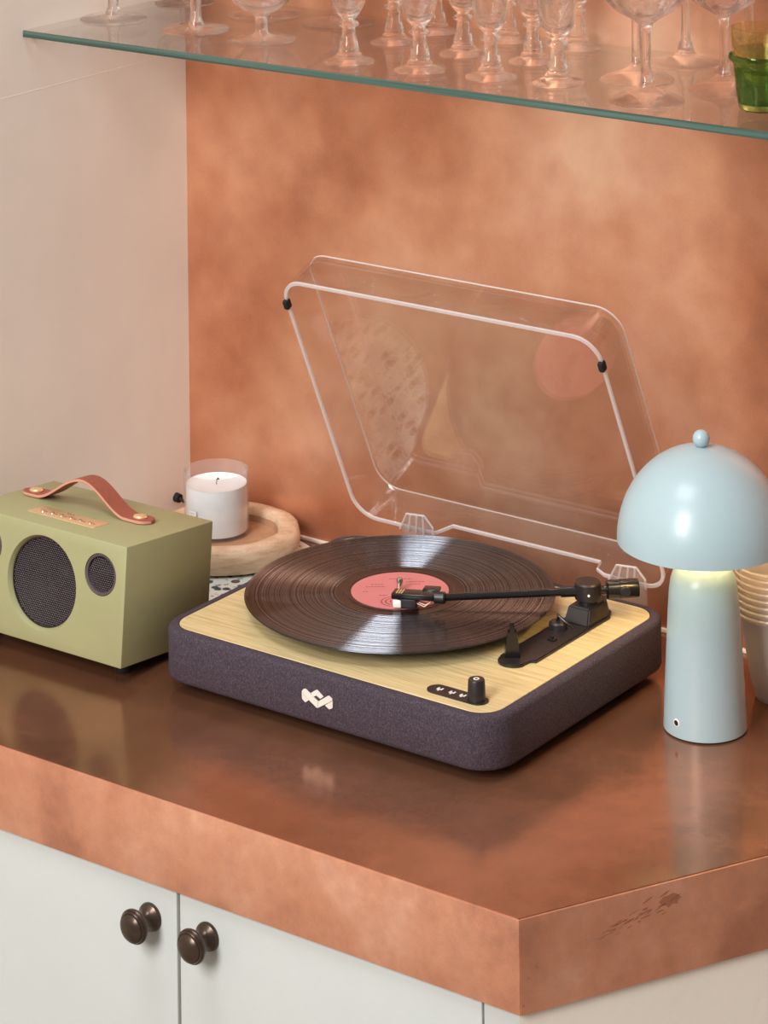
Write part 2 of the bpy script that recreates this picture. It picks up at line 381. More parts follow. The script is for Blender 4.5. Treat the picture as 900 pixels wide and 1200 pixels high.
# emblem on the front
def lp(px, py): return (.169+(px-62)*6.58e-5, .044+1.53e-5*(px-330)-5.16e-5*(py-270))
LG = [[(66, 288), (92, 256), (126, 250), (146, 266), (346, 474), (346, 588), (324, 590), (205, 470), (126, 380), (62, 330)],
      [(62, 338), (120, 384), (186, 452), (130, 490), (112, 482), (66, 428)],
      [(352, 476), (512, 384), (540, 376), (596, 428), (602, 460), (540, 494), (352, 588)],
      [(604, 468), (602, 588), (580, 606), (540, 614), (470, 546), (540, 502)],
      [(224, 326), (318, 272), (340, 276), (444, 394), (388, 432), (322, 372), (262, 396)]]
bm = B()
for pl in LG: prism(bm, [lp(*q) for q in pl], 0, .0007, Matrix.Rotation(PI/2, 4, 'X') @ Matrix.Translation((0, 0, E_-.0001)))
mesh_obj('emblem', bm, 'logo', tt, o_, 0)
# control strip and knob
cdir = Vector((1, 0, 0)); ca = (.2990, .0215); cb = (.3440, .0215)
bm = B(); r_ = .0095
pts = [(ca[0]+r_*math.cos(a), ca[1]+r_*math.sin(a)) for a in (PI/2+PI*k/12 for k in range(13))]+[(cb[0]+r_*math.cos(a), cb[1]+r_*math.sin(a)) for a in (-PI/2+PI*k/12 for k in range(13))]
prism(bm, pts, .0585, .0600); cp = mesh_obj('control_panel', bm, 'black', tt, o_, 30)
bm = B()
for x in (.3015, .3150, .3265):
    for dx, dy in ((-.002, .001), (.0, -.001), (.002, .0012)): box(bm, x+dx-.0008, x+dx+.0008, ca[1]+dy-.0022, ca[1]+dy+.0022, .0599, .06015)
mesh_obj('icon_print', bm, 'white_print', cp, o_, 0)
bm = B(); lathe(bm, [(.0083, .0600), (.0082, .0625), (.0076, .0770), (.0070, .0782), (0, .0782)], 28, T(.3415, .0225, 0)); kn = mesh_obj('selector_knob', bm, 'black', tt, o_, 30)
bm = B(); lathe(bm, [(.0017, .0782), (.0028, .0782), (.0028, .0785), (.0017, .0785), (.0017, .0782)], 20, T(.3415, .0225, 0), False); mesh_obj('knob_mark', bm, 'white_print', kn, o_, 0)
# platter and spindle
RX, RY = .1568, .1602
bm = B(); lathe(bm, [(.114, .0592), (.118, .0600), (.120, .0640), (.120, .0700), (.119, .0722), (.02, .0724), (0, .0724)], 72, T(RX, RY, 0)); mesh_obj('platter', bm, 'black', tt, o_)
bm = B(); lathe(bm, [(.0033, .0724), (.0033, .0850), (.0026, .0872), (0, .0876)], 16, T(RX, RY, 0)); mesh_obj('spindle', bm, 'chrome', tt, o_)
# tonearm plate
def arc(cx, cy, r, a0, a1, n): return [(cx+r*math.cos(a0+(a1-a0)*k/n), cy+r*math.sin(a0+(a1-a0)*k/n)) for k in range(n+1)]
pts = arc(.3215, .1125, .0150, PI, 1.85*PI, 14)+[(.3355, .1190), (.3407, .1206), (.3407, .2490), (.3330, .2640), (.3060, .2640), (.3060, .1300)]
bm = B(); prism(bm, pts, .0590, .0622)
es = [e for e in bm.edges if all(abs(vv.co.z-.0622) < 1e-6 for vv in e.verts)]; bmesh.ops.bevel(bm, geom=es, offset=.0010, segments=2, affect='EDGES')
tp = mesh_obj('tonearm_plate', bm, 'black', tt, o_, 30)
bm = B(); loft(bm, [[(.3105, .2130, .0615), (.3385, .2130, .0615), (.3398, .2480, .0615), (.3322, .2625, .0615), (.3105, .2625, .0615)],
                    [(.3125, .2200, .0760), (.3360, .2200, .0760), (.3370, .2470, .0770), (.3305, .2580, .0770), (.3125, .2580, .0770)]])
bmesh.ops.bevel(bm, geom=list(bm.edges), offset=.0015, segments=2, affect='EDGES'); mesh_obj('pivot_housing', bm, 'black', tp, o_, 40)
bm = B(); lathe(bm, [(.0090, .0615), (.0086, .0675), (.0070, .0690), (0, .0690)], 24, T(.3160, .1960, 0)); mesh_obj('cue_base', bm, 'black', tp, o_)
bm = B(); tube(bm, [(.3160, .1960, .0690), (.3165, .1955, .0745), (.3210, .1945, .0735), (.3315, .1975, .0655)], [.0022, .0018, .0013, .0011], 8); mesh_obj('cue_lever', bm, 'black_gloss', tp, o_)
bm = B(); box(bm, .3235, .3310, .1655, .1715, .0620, .0640, .0006); box(bm, .3265, .3285, .1670, .1700, .0635, .0665, .0004); mesh_obj('speed_switch', bm, 'black_gloss', tp, o_)
# arm rest
ar = Vector((.3170, .1165, 0))
bm = B(); prismpts = [(-.0075, .0615), (.0075, .0615), (.0045, .0830), (.0052, .0868), (.0040, .0868), (.0022, .0850), (.0020, .0945), (-.0020, .0945), (-.0022, .0850), (-.0042, .0868), (-.0052, .0868), (-.0045, .0830)]
mx = frame(ar, (.8, .6, 0)) @ Matrix.Rotation(PI/2, 4, 'X'); prism(bm, prismpts, -.0050, .0050, mx); mesh_obj('arm_rest', bm, 'black_gloss', tp, o_, 30)
# tonearm
PV = Vector((.325, .235, .0875)); AD = Vector((-.1065, -.095, .0002)).normalized(); HD = Vector((-.94, -.34, -.04)).normalized()
H0 = PV+AD*.143
bm = B(); tube(bm, [PV-AD*.020, PV+AD*.016, H0], [.0040, .0040, .0033], 14); tube(bm, [PV+AD*.006, PV+AD*.026], .0052, 14); arm = mesh_obj('tonearm', bm, 'black_gloss', tt, o_)
bm = B(); lathe(bm, [(.0085, .0740), (.0085, .0800), (.0125, .0805), (.0128, .0820), (.0128, .0950), (.0118, .0964), (0, .0967)], 36, T(PV.x, PV.y, 0)); pvb = mesh_obj('pivot', bm, 'black', arm, o_, 30)
fx = frame(PV-AD*.018, -AD)
bm = B(); lathe(bm, [(.0070, 0), (.0088, .001), (.0088, .012), (.0092, .0125), (.0092, .029), (.0085, .031), (0, .031)], 28, fx @ Matrix.Rotation(PI/2, 4, 'Y')); mesh_obj('counterweight', bm, 'black_gloss', arm, o_, 30)
camside = Vector((.59, -.80, .05)).normalized(); cwp = PV-AD*.036
bm = B(); lathe(bm, [(.0052, .0), (.0052, .0105), (.0044, .0112), (0, .0112)], 20, frame(cwp, camside) @ Matrix.Rotation(PI/2, 4, 'Y')); mesh_obj('anti_skate_dial', bm, 'black', arm, o_, 30)
bm = B(); lathe(bm, [(.0012, 0), (.0012, .0135), (0, .0138)], 10, frame(Vector((PV.x, PV.y, .0865)), camside) @ Matrix.Rotation(PI/2, 4, 'Y')); mesh_obj('pivot_dot', bm, 'white_print', arm, o_)
bm = B(); lathe(bm, [(.0045, -.006), (.0055, -.005), (.0055, .004), (.0048, .005)], 20, frame(H0, HD) @ Matrix.Rotation(PI/2, 4, 'Y')); mesh_obj('collar', bm, 'black', arm, o_, 30)
hf = frame(H0+Vector((0, 0, .0005)), HD)
bm = B(); box(bm, .004, .046, -.0072, .0072, -.002, .0035, .001, hf); box(bm, .002, .018, -.0150, -.0040, .0015, .0050, .001, hf)
hs = mesh_obj('headshell', bm, 'black_gloss', arm, o_, 30)
bm = B()
for k, x in enumerate((.036, .0385, .041)): box(bm, x-.0007, x+.0007, -.0045, .0055, .0034, .0038, 0, hf)
mesh_obj('headshell_slot', bm, 'gold', hs, o_, 0)
bm = B(); box(bm, .022, .040, -.0062, .0062, -.0105, -.002, .0008, hf); mesh_obj('cartridge', bm, 'black', hs, o_, 30)
bm = B(); box(bm, .0365, .0450, -.0070, .0070, -.0104, -.0025, .0014, hf); tube(bm, [hf @ Vector((.036, 0, -.0100)), hf @ Vector((.043, 0, -.0107))], .0006, 6); mesh_obj('stylus', bm, 'white_print', hs, o_, 30)
for yy, c in ((-.003, 'pink_dark'), (0, 'white_print'), (.003, 'copper_edge')):
    bm = B(); tube(bm, [hf @ Vector((.022, yy, -.006)), hf @ Vector((.014, yy*1.5, -.0085)), hf @ Vector((.005, yy*.6, -.002))], .0005, 6); mesh_obj('lead_wire', bm, c, hs, o_)

# lid
TH_ = -.4323
LU = Vector((0, math.sin(TH_), math.cos(TH_))); LN = Vector((0, math.cos(TH_), -math.sin(TH_))); LB = Vector((0, .3040, .0739))
X0, X1, V1, DL, TK = -.0038, .3745, .3015, .0475, .0030
ext = [.03+.012*0]+[.06, .096, .0985, .1010, .1050, .1100, .15, .20, .25, .278, .2830, .2855, .2880, .2890, .30, .33]
def LP(x, v_, w): return LB+Vector((x, 0, 0))+LU*v_+LN*w
def notch(x, v_):
    if v_ > .012: return 0
    if x < .0965 or x > .2895: return 0
    if x < .110: return .0145*(x-.0965)/.0135
    if x > .2880: return .0145*(.2895-x)/.0015
    return .0145
def lid_loop(ins, w, usen=False):
    return [LP(x, v_, w+(notch(x, v_-ins) if usen else 0)) for x, v_ in rrect(X0+ins, X1-ins, ins, V1-ins, .027-ins*.8, 8, ext)]
bm = B()
loft(bm, [lid_loop(0, .0022, True), lid_loop(.0004, DL-.0050), lid_loop(.0012, DL-.0022), lid_loop(.0028, DL-.0006), lid_loop(.0050, DL)], False, True)
loft(bm, [lid_loop(TK, .0022, True), lid_loop(TK+.0004, DL-.0070), lid_loop(TK+.0016, DL-.0044), lid_loop(TK+.0040, DL-TK)], False, True)
lid = mesh_obj('lid', bm, 'acrylic', tt, o_, 60)
for f_ in lid.data.polygons:
    if len(f_.vertices) > 20: f_.use_smooth = False
lid['label'] = 'clear acrylic dust cover'
bm = B(); a, b, c, d = lid_loop(-.0001, 0, True), lid_loop(TK+.0001, 0, True), lid_loop(TK+.0001, .0023, True), lid_loop(-.0001, .0023, True)
loft(bm, [a, b, c, d, a], False, False); mesh_obj('rim', bm, 'acrylic_edge_lit', lid, o_, 60)
bm = B()
lp_ = lid_loop(.0016, DL-.0014); tube(bm, lp_+lp_[:1], .0008, 6, False); mesh_obj('plate_edge_highlight', bm, 'acrylic_edge_lit', lid, o_, 60)  # whitish tube added as a drawn highlight round the lid plate
for x, v_ in ((X0+.001, .2715), (X1-.001, .2715)):
    s = 1 if x < .1 else -1
    bm = B(); q = box(bm, -.0030, .0030, -.0052, .0052, -.0040, .0040, .0018)
    mm = Matrix((Vector((1, 0, 0)), LU, -LN)).transposed().to_4x4(); mm.translation = LP(x+s*.0005, v_, .0)
    bmesh.ops.transform(bm, verts=bm.verts, matrix=mm); mesh_obj('bumper', bm, 'rubber', lid, o_)
for hx in (-.0045, .2480):
    bm = B(); a = [(.0590, .0005), (.0740, .0225), (.0970, .0255), (.1030, .0125), (.1005, .0005)]
    loft(bm, [[LP(x+hx, v_, w) for x, v_ in a] for w in (-.0022, .0000)])
    loft(bm, [[LP(x+hx, .0005, .0) for x in (.0610, .0990)]+[Vector((.0990+hx, .3050, .0520)), Vector((.0610+hx, .3050, .0520))],
              [LP(x+hx, .0005, .004) for x in (.0610, .0990)]+[Vector((.0990+hx, .3090, .0520)), Vector((.0610+hx, .3090, .0520))]])
    hg = mesh_obj('hinge', bm, 'hinge', tt, o_, 20)
    for p0, p1 in (((.0585, 0), (.0740, .0230)), ((.0740, .0230), (.0970, .0258)), ((.0970, .0258), (.1035, .0125)), ((.1035, .0125), (.1010, 0)), ((.0690, .0), (.0790, .0225)), ((.0790, .0), (.0875, .0240)), ((.0885, .0), (.0950, .0245))):
        bm = B(); tube(bm, [LP(p0[0]+hx, p0[1], -.0024), LP(p1[0]+hx, p1[1], -.0024)], .0010, 8); mesh_obj('rib', bm, 'acrylic_edge_lit', hg, o_, 60)

# record
rec = mesh_obj('vinyl_record', (lambda b: (lathe(b, [(.0035, -.0012), (.150, -.0012), (.1510, -.0006), (.1512, .0000), (.1508, .0007), (.1495, .0010), (.1475, .00075), (.1465, .0006), (.0625, .0006)], 128, None, False), b)[1])(B()), 'vinyl', None, (0, 0, 0), 30)
rec.location = (RX, RY, .0742)
tag(rec, 'black vinyl record with a pink paper label, lying on the turntable platter', 'record')
bm = B(); lathe(bm, [(.0625, .0006), (.0620, .00052), (.0530, .00052), (.0525, .0009), (.0505, .0011), (.0490, .0008), (.0480, .0006), (.0036, .0006)], 96, None, False); mesh_obj('run_out', bm, 'deadwax', rec, (0, 0, 0), 30)
bm = B(); lathe(bm, [(.0036, .00065), (.0475, .00065), (.0475, .00095), (.0036, .00095), (.0036, .00065)], 96, None, False); lab = mesh_obj('label', bm, 'pink', rec, (0, 0, 0), 30)
lab['label'] = 'pink paper record label'
# print on the label: oval mark and short lines of small type
bm = B()
def ringp(cx, cy, rx, ry, w, z=.00097, n=40):
    L = []
    for s in (0, 1): L.append([bm.verts.new((cx+(rx-w*s)*math.cos(2*PI*k/n), cy+(ry-w*s)*math.sin(2*PI*k/n), z)) for k in range(n)])
    for k in range(n): bm.faces.new((L[0][k], L[0][(k+1) % n], L[1][(k+1) % n], L[1][k]))
PD = Vector((.806, .592, 0)); PU = Vector((-.592, .806, 0))
def pq(u0, u1, v0, v1):
    bm.faces.new([bm.verts.new(PD*u+PU*v_+Vector((0, 0, .00097))) for u, v_ in ((u0, v0), (u1, v0), (u1, v1), (u0, v1))])
cc = PD*-.006+PU*-.028
ringp(cc.x, cc.y, .0125, .0125, .0010); ringp(cc.x, cc.y, .0085, .0085, .0012); ringp(cc.x, cc.y, .004, .004, .001)
for v_, u0, u1 in ((.010, -.033, -.014), (.016, -.028, -.016), (-.002, -.036, -.030), (.022, .006, .024), (.030, -.010, .012), (.016, .010, .020), (-.012, -.020, -.012)):
    u = u0
    while u < u1:
        w = random.uniform(.0012, .0032); pq(u, min(u+w, u1), v_-.0007, v_+.0007); u += w+.0009
mesh_obj('label_lettering', bm, 'pink_dark', lab, (0, 0, 0), 0)

# ------------------------------------------------------------------ speaker
SW, SH, SDp = .2138, .1135, .1313
sp = thing('portable_speaker', 'sage green box loudspeaker with leather carrying strap beside the turntable', 'speaker', (-.1468, -.0266, .0158), (-.0979, 0, .0072))
FX = Matrix.Rotation(PI/2, 4, 'X')       # z axis of a lathe -> -y (towards the viewer)
bm = B(); box(bm, -SW/2, SW/2, 0, SDp, 0, SH, .0012)
cut = B()
WO = (.000, .0585); TWX, TWZ, TWR = .0750, .0815, .0185
lathe(cut, [(.0462, .002), (.0452, -.0002), (.0436, -.0025), (.0428, -.0050), (.0425, -.030), (0, -.030)], 56, T(WO[0], 0, WO[1]) @ FX)
for s in (-1, 1): lathe(cut, [(.0200, .002), (.0200, -.0025), (TWR, -.0026), (TWR, -.018), (0, -.018)], 40, T(WO[0]+s*(TWX-WO[0]), 0, TWZ) @ FX)
bm = boolean(bm, cut)
mesh_obj('cabinet_body', bm, 'green_paint', sp, (0, 0, 0), 25)
def grille(name, cx, cz, R, pitch, yfun, parent):
    bm = B(); nrow = int(R/(pitch*.866))+1; th = .0007
    for j in range(-nrow, nrow+1):
        for i in range(-nrow-1, nrow+2):
            x = (i+.5*(j % 2))*pitch; z = j*pitch*.866
            if x*x+z*z > (R-pitch*.45)**2: continue
            o = [(x+pitch*.5774*math.cos(PI/6+PI/3*k), z+pitch*.5774*math.sin(PI/6+PI/3*k)) for k in range(6)]
            q = [(x+pitch*.33*math.cos(PI/6+PI/3*k), z+pitch*.33*math.sin(PI/6+PI/3*k)) for k in range(6)]
            vo_ = [bm.verts.new((cx+a, yfun(a, b), cz+b)) for a, b in o]; vi = [bm.verts.new((cx+a, yfun(a, b)+.0004, cz+b)) for a, b in q]
            for k in range(6): bm.faces.new((vo_[k], vo_[(k+1) % 6], vi[(k+1) % 6], vi[k]))
    bmesh.ops.remove_doubles(bm, verts=bm.verts, dist=2e-5)
    return mesh_obj(name, bm, 'speaker_black', parent, (0, 0, 0), 60)
bm = B(); lathe(bm, [(.0426, -.0105), (.0420, -.0108), (.012, -.028), (.010, -.0262), (0, -.024)], 48, T(WO[0], 0, WO[1]) @ FX, False); wf = mesh_obj('woofer', bm, 'cone', sp)
bm = B(); lathe(bm, [(.0428, -.0048), (.0416, -.0046), (.0412, -.0072), (.0428, -.0076), (.0428, -.0048)], 56, T(WO[0], 0, WO[1]) @ FX, False); mesh_obj('grille_frame', bm, 'speaker_black', wf)
grille('woofer_grille', WO[0], WO[1], (.0424), .00235, lambda a, b: .0066-.0010*(a*a+b*b)/.0426**2, wf)
for s in (-1, 1):
    cx = WO[0]+s*(TWX-WO[0])
    bm = B(); lathe(bm, [(.0198, -.0012), (.0192, -.0004), (.0170, -.0008), (.0164, -.0030), (.0164, -.017)], 44, T(cx, 0, TWZ) @ FX, False); tw = mesh_obj('tweeter_ring', bm, 'speaker_ring', sp)
    bm = B(); lathe(bm, [(.0165, -.0150), (.010, -.0130), (.008, -.0090), (.004, -.0070), (0, -.0065)], 32, T(cx, 0, TWZ) @ FX, False); mesh_obj('tweeter_dome', bm, 'cone', tw)
    grille('tweeter_grille', cx, TWZ, .0166, .00235, lambda a, b: .0030-.0012*(1-(a*a+b*b)/.0166**2), tw)
# strap
cy = .0785; hw = .0115
def sz(x):
    u_ = (x+.0137)/.0698            # -1..1 between the rivets
    u_ = max(-1, min(1, u_)); return SH+.0006+.026*(.5+.5*math.cos(PI*min(1, abs(u_)*1.18)))**.9
xs = [-.0985+.0005+.170*k/48 for k in range(49)]
def half(x):
    e = min(x-xs[0], xs[-1]-x); return hw*math.sqrt(max(.02, 1-(1-min(1, e/hw))**2))
bm = B(); L = []
for x in xs:
    h_ = half(x); z = sz(x); L.append([(x, cy-h_, z), (x, cy+h_, z), (x, cy+h_, z+.0030), (x, cy-h_, z+.0030)])
loft(bm, L); st = mesh_obj('strap', bm, 'leather', sp, (0, 0, 0), 50)
bm = B(); L = []
for x in xs:
    h_ = half(x); z = sz(x); L.append([(x, cy-h_-.0003, z+.0003), (x, cy-h_+.0005, z+.0003), (x, cy-h_+.0005, z+.0028), (x, cy-h_-.0003, z+.0028)])
loft(bm, L); mesh_obj('cut_edge', bm, 'leather_edge', st, (0, 0, 0), 50)
for x in (-.0834, .0561):
    bm = B(); lathe(bm, [(.0070, .0), (.0072, .001), (.0062, .0022), (.0040, .0028), (0, .0030)], 28, T(x, cy, sz(x)+.0030)); mesh_obj('rivet', bm, 'gold', st, (0, 0, 0), 30)
bm = B(); box(bm, -.0476, .0408, .0262, .0506, SH-.0003, SH+.0005, .0002); pp = mesh_obj('button_panel', bm, 'gold', sp, (0, 0, 0), 30)
for k in range(6):
    x = -.035+.0629*k/5
    bm = B(); lathe(bm, [(.0024, 0), (.0024, .0008), (.0015, .0013), (0, .0014)], 16, T(x, .0360, SH+.0005)); mesh_obj('button', bm, 'chrome', pp)
bm = B()
for k in range(6):
    x = -.035+.0629*k/5+.0045; box(bm, x-.0009, x+.0009, .0350, .0374, SH+.0005, SH+.0006)
x = -.012
for w in (.0012, .0008, .0014, .001, .0012, .0006): box(bm, x, x+w, .0455, .0475, SH+.0005, SH+.0006); x += w+.0008
mesh_obj('panel_print', bm, 'leather', pp, (0, 0, 0), 0)
for x in (-.085, .085):
    bm = B(); lathe(bm, [(.0075, -.0126), (.0080, -.0110), (.0080, .0002)], 20, T(x, .030, 0)); mesh_obj('front_foot', bm, 'rubber', sp)
    bm = B(); lathe(bm, [(.0070, -.0040), (.0075, -.003), (.0075, .0002)], 20, T(x, .116, 0)); mesh_obj('rear_foot', bm, 'rubber', sp)

# ------------------------------------------------------------------ lamp
LX, LY = .4668, .2108
lm = thing('table_lamp', 'pale blue mushroom table lamp, lit, at the right of the turntable', 'lamp', (LX, LY, 0))
o_ = lm.location
bm = B(); lathe(bm, [(.0375, .0008), (.0385, .0016), (.0384, .004), (.0372, .030), (.0352, .070), (.0330, .108), (.0318, .125), (.0302, .136), (.0270, .1445), (.0215, .1500), (.0150, .1524), (.0, .1530)], 64, T(LX, LY, 0)); ls = mesh_obj('stand', bm, 'lamp_paint', lm, o_)
bm = B(); lathe(bm, [(.0368, 0), (.0368, .0012), (0, .0012)], 48, T(LX, LY, 0)); mesh_obj('base_pad', bm, 'rubber', lm, o_)
bm = B(); lathe(bm, [(.006, .150), (.006, .236), (0, .236)], 20, T(LX, LY, 0)); mesh_obj('neck', bm, 'chrome', lm, o_)
bm = B(); R0, ZR = .0790, .1715
pr = [(R0*math.cos(a), ZR+.0860*math.sin(a)) for a in (PI/2*k/20 for k in range(21))]; pr[-1] = (0, pr[-1][1])
inn = [((R0-.0016)*math.cos(a), ZR+.0842*math.sin(a)) for a in (PI/2*k/20 for k in range(20, -1, -1))]; inn[0] = (0, inn[0][1])
lathe(bm, pr+inn+[pr[0]], 80, T(LX, LY, 0), False); sh = mesh_obj('shade', bm, 'lamp_paint', lm, o_, 50)
bm = B(); lathe(bm, [(0, -.008)]+[(.0080*math.cos(a), .0080*math.sin(a)) for a in (-PI/2+PI*k/12 for k in range(1, 12))]+[(0, .008)], 28, T(LX, LY, ZR+.0930)); mesh_obj('finial', bm, 'lamp_paint', sh, o_)
bm = B(); lathe(bm, [(.007, .2300), (.030, .2300), (.032, .2320), (.007, .2320), (.007, .23)], 32, T(LX, LY, 0), False); mesh_obj('light_disc', bm, 'glow', lm, o_)
bd = (Vector((.8059, .5919, 0))*-.76-Vector((-.5917, .806, 0))*.65).normalized(); bp = Vector((LX, LY, .0145))+bd*.0377
bm = B(); lathe(bm, [(.0036, -.001), (.0036, .0005), (.0026, .0008), (.0026, .0004)], 24, frame(bp, bd) @ Matrix.Rotation(PI/2, 4, 'Y'), False); tb = mesh_obj('touch_button', bm, 'white_print', lm, o_)
bm = B(); lathe(bm, [(.0027, 0), (.0027, .0005), (0, .0005)], 20, frame(bp, bd) @ Matrix.Rotation(PI/2, 4, 'Y')); mesh_obj('button_centre', bm, 'bronze', tb, o_)

# ------------------------------------------------------------------ mat, tray, candle
mt = B(); lathe(mt, [(0, 0), (.118, 0), (.1215, .0006), (.1220, .0016), (.1205, .0024), (.105, .0024), (.104, .0020), (0, .0020)], 72)
mt = mesh_obj('place_mat', mt, 'floral', None, (0, 0, 0), 30); mt.location = (-.167, .2555, 0)
tag(mt, 'round white place mat with floral print under the wooden ring tray', 'place mat')
tr = thing('wooden_tray', 'chunky pale wooden ring tray holding the candle', 'tray', (-.1765, .2985, .0022)); tr.rotation_euler = (0, 0, .3)
bm = B()
lathe(bm, [(0, .0), (.069, .0), (.077, .003), (.0805, .010), (.0810, .0190), (.0795, .0255), (.0760, .0288), (.0690, .0298), (.0610, .0286), (.0575, .0240), (.0560, .0150), (.0540, .0100)], 40, None, True, lambda a, i: 1+.012*math.cos(8*a)+.006*math.sin(3*a+1))
mesh_obj('ring', bm, 'tray', tr, (0, 0, 0), 60)
bm = B(); lathe(bm, [(0, .0100), (.0552, .0100), (.0562, .0156), (.0574, .0225), (.0566, .0225), (.0550, .0165), (.0520, .0156), (0, .0156)], 40, None, False, lambda a, i: 1+.012*math.cos(8*a)+.006*math.sin(3*a+1)); mesh_obj('tray_floor', bm, 'tray_shade', tr, (0, 0, 0), 40)
cd = thing('jar_candle', 'white candle in a clear glass jar with a small label, on the ring tray', 'candle', (-.1950, .3065, .0180))
bm = B(); HJ, RJ = .0680, .0352
lathe(bm, [(0, 0), (RJ-.002, 0), (RJ, .002), (RJ, HJ-.0006), (RJ-.0008, HJ), (RJ-.0016, HJ-.0006), (RJ-.0018, .004), (0, .004)], 56); jr = mesh_obj('jar', bm, 'jar', cd)
bm = B(); lathe(bm, [(0, .0042), (RJ-.0022, .0042), (RJ-.0022, .0535), (RJ-.0032, .0528), (RJ-.008, .0518), (0, .0514)], 48); wx = mesh_obj('wax', bm, 'wax', cd)
bm = B(); tube(bm, [(0, 0, .0510), (.0008, .0, .0565), (.0035, -.001, .0590), (.0045, -.001, .0575)], .0007, 6); mesh_obj('wick', bm, 'rubber', wx)
def patch(bm, a0, a1, z0, z1, r, n=8):
    A = [bm.verts.new((r*math.cos(a0+(a1-a0)*k/n), r*math.sin(a0+(a1-a0)*k/n), z0)) for k in range(n+1)]
    Bv = [bm.verts.new((r*math.cos(a0+(a1-a0)*k/n), r*math.sin(a0+(a1-a0)*k/n), z1)) for k in range(n+1)]
    for k in range(n): bm.faces.new((A[k], A[k+1], Bv[k+1], Bv[k]))
M['jar_label'] = plain('jar_label_paper', lin(232, 232, 228), .5)
M['jar_print'] = plain('jar_label_print', lin(165, 165, 165), .5)
bm = B(); patch(bm, math.radians(-108), math.radians(-88), .0220, .0325, RJ+.0002); jl = mesh_obj('jar_label', bm, 'jar_label', jr)
bm = B()
for z0, z1, a0, a1 in ((.0220, .0224, -108, -88), (.0321, .0325, -108, -88), (.0288, .0294, -104, -93), (.0264, .0268, -102, -95)): patch(bm, math.radians(a0), math.radians(a1), z0, z1, RJ+.0003)
for a0 in (-108, -88.7): patch(bm, math.radians(a0), math.radians(a0+.7), .022, .0325, RJ+.0003, 2)
mesh_obj('label_print', bm, 'jar_print', jl, (0, 0, 0), 0)
# black lead poking out behind the speaker
pg = B(); tube(pg, [(XW, .3575, .0215), (XW+.006, .3575, .021)], [.0052, .0048], 14); tube(pg, [(XW+.006, .3575, .021), (XW+.0135, .3565, .0185)], [.0022, .0012], 10)
pg = mesh_obj('wall_plug', pg, 'rubber', None, (XW, .3575, .0215)); pg.location = (XW, .3575, .0215)
tag(pg, 'small black plug sticking out of the white wall beside the candle', 'plug')

# ------------------------------------------------------------------ stacked plastic cups
CX, CY_ = .4900, .3080
names = ['bottom', 'second from the bottom', 'third from the bottom', 'fourth from the bottom', 'fifth from the bottom', 'sixth from the bottom', 'seventh from the bottom', 'top']
def cup_mesh():
    bm = B()
    lathe(bm, [(0, .0030), (.0190, .0028), (.0206, 0), (.0216, .0012), (.0258, .018), (.0298, .040), (.0330, .060), (.0362, .0780), (.0372, .0800), (.0398, .0815), (.0406, .0830), (.0400, .0845), (.0388, .0840),
               (.0354, .0780), (.0322, .060), (.0290, .040), (.0252, .018), (.0226, .0045), (0, .0036)], 48)
    return bm
cup0 = mesh_obj('plastic_cup', cup_mesh(), 'cup', None, (0, 0, 0), 40)
for k, nm in enumerate(names):
    c = cup0 if k == 0 else cup0.copy()
    if k: COL.objects.link(c)
    c.location = (CX, CY_, .0002+.0062*k)
    tag(c, 'translucent plastic cup behind the lamp, %s of its stack' % nm, 'cup', 'stack of plastic cups')

# ------------------------------------------------------------------ glass shelf and glassware
SFY = .1185; STK = .0072; SX1 = 1.05
shf = thing('glass_shelf', 'clear glass wall shelf with a green edge above the turntable', 'shelf', (.3, YW, ZS-STK))
o_ = shf.location
bm = B(); box(bm, XW, SX1, SFY+.0016, YW, ZS-STK, ZS); mesh_obj('glass_pane', bm, 'shelf', shf, o_, 0)
bm = B(); box(bm, XW, SX1, SFY, SFY+.0016, ZS-STK, ZS, .0006); mesh_obj('front_edge', bm, 'shelf_edge', shf, o_, 30)
bm = B(); lathe(bm, [(.0018, 0), (.0018, .010), (0, .010)], 10, T(XW, .135, ZS-STK-.0019) @ Matrix.Rotation(PI/2, 4, 'Y')); mesh_obj('shelf_pin', bm, 'white_print', shf, o_)

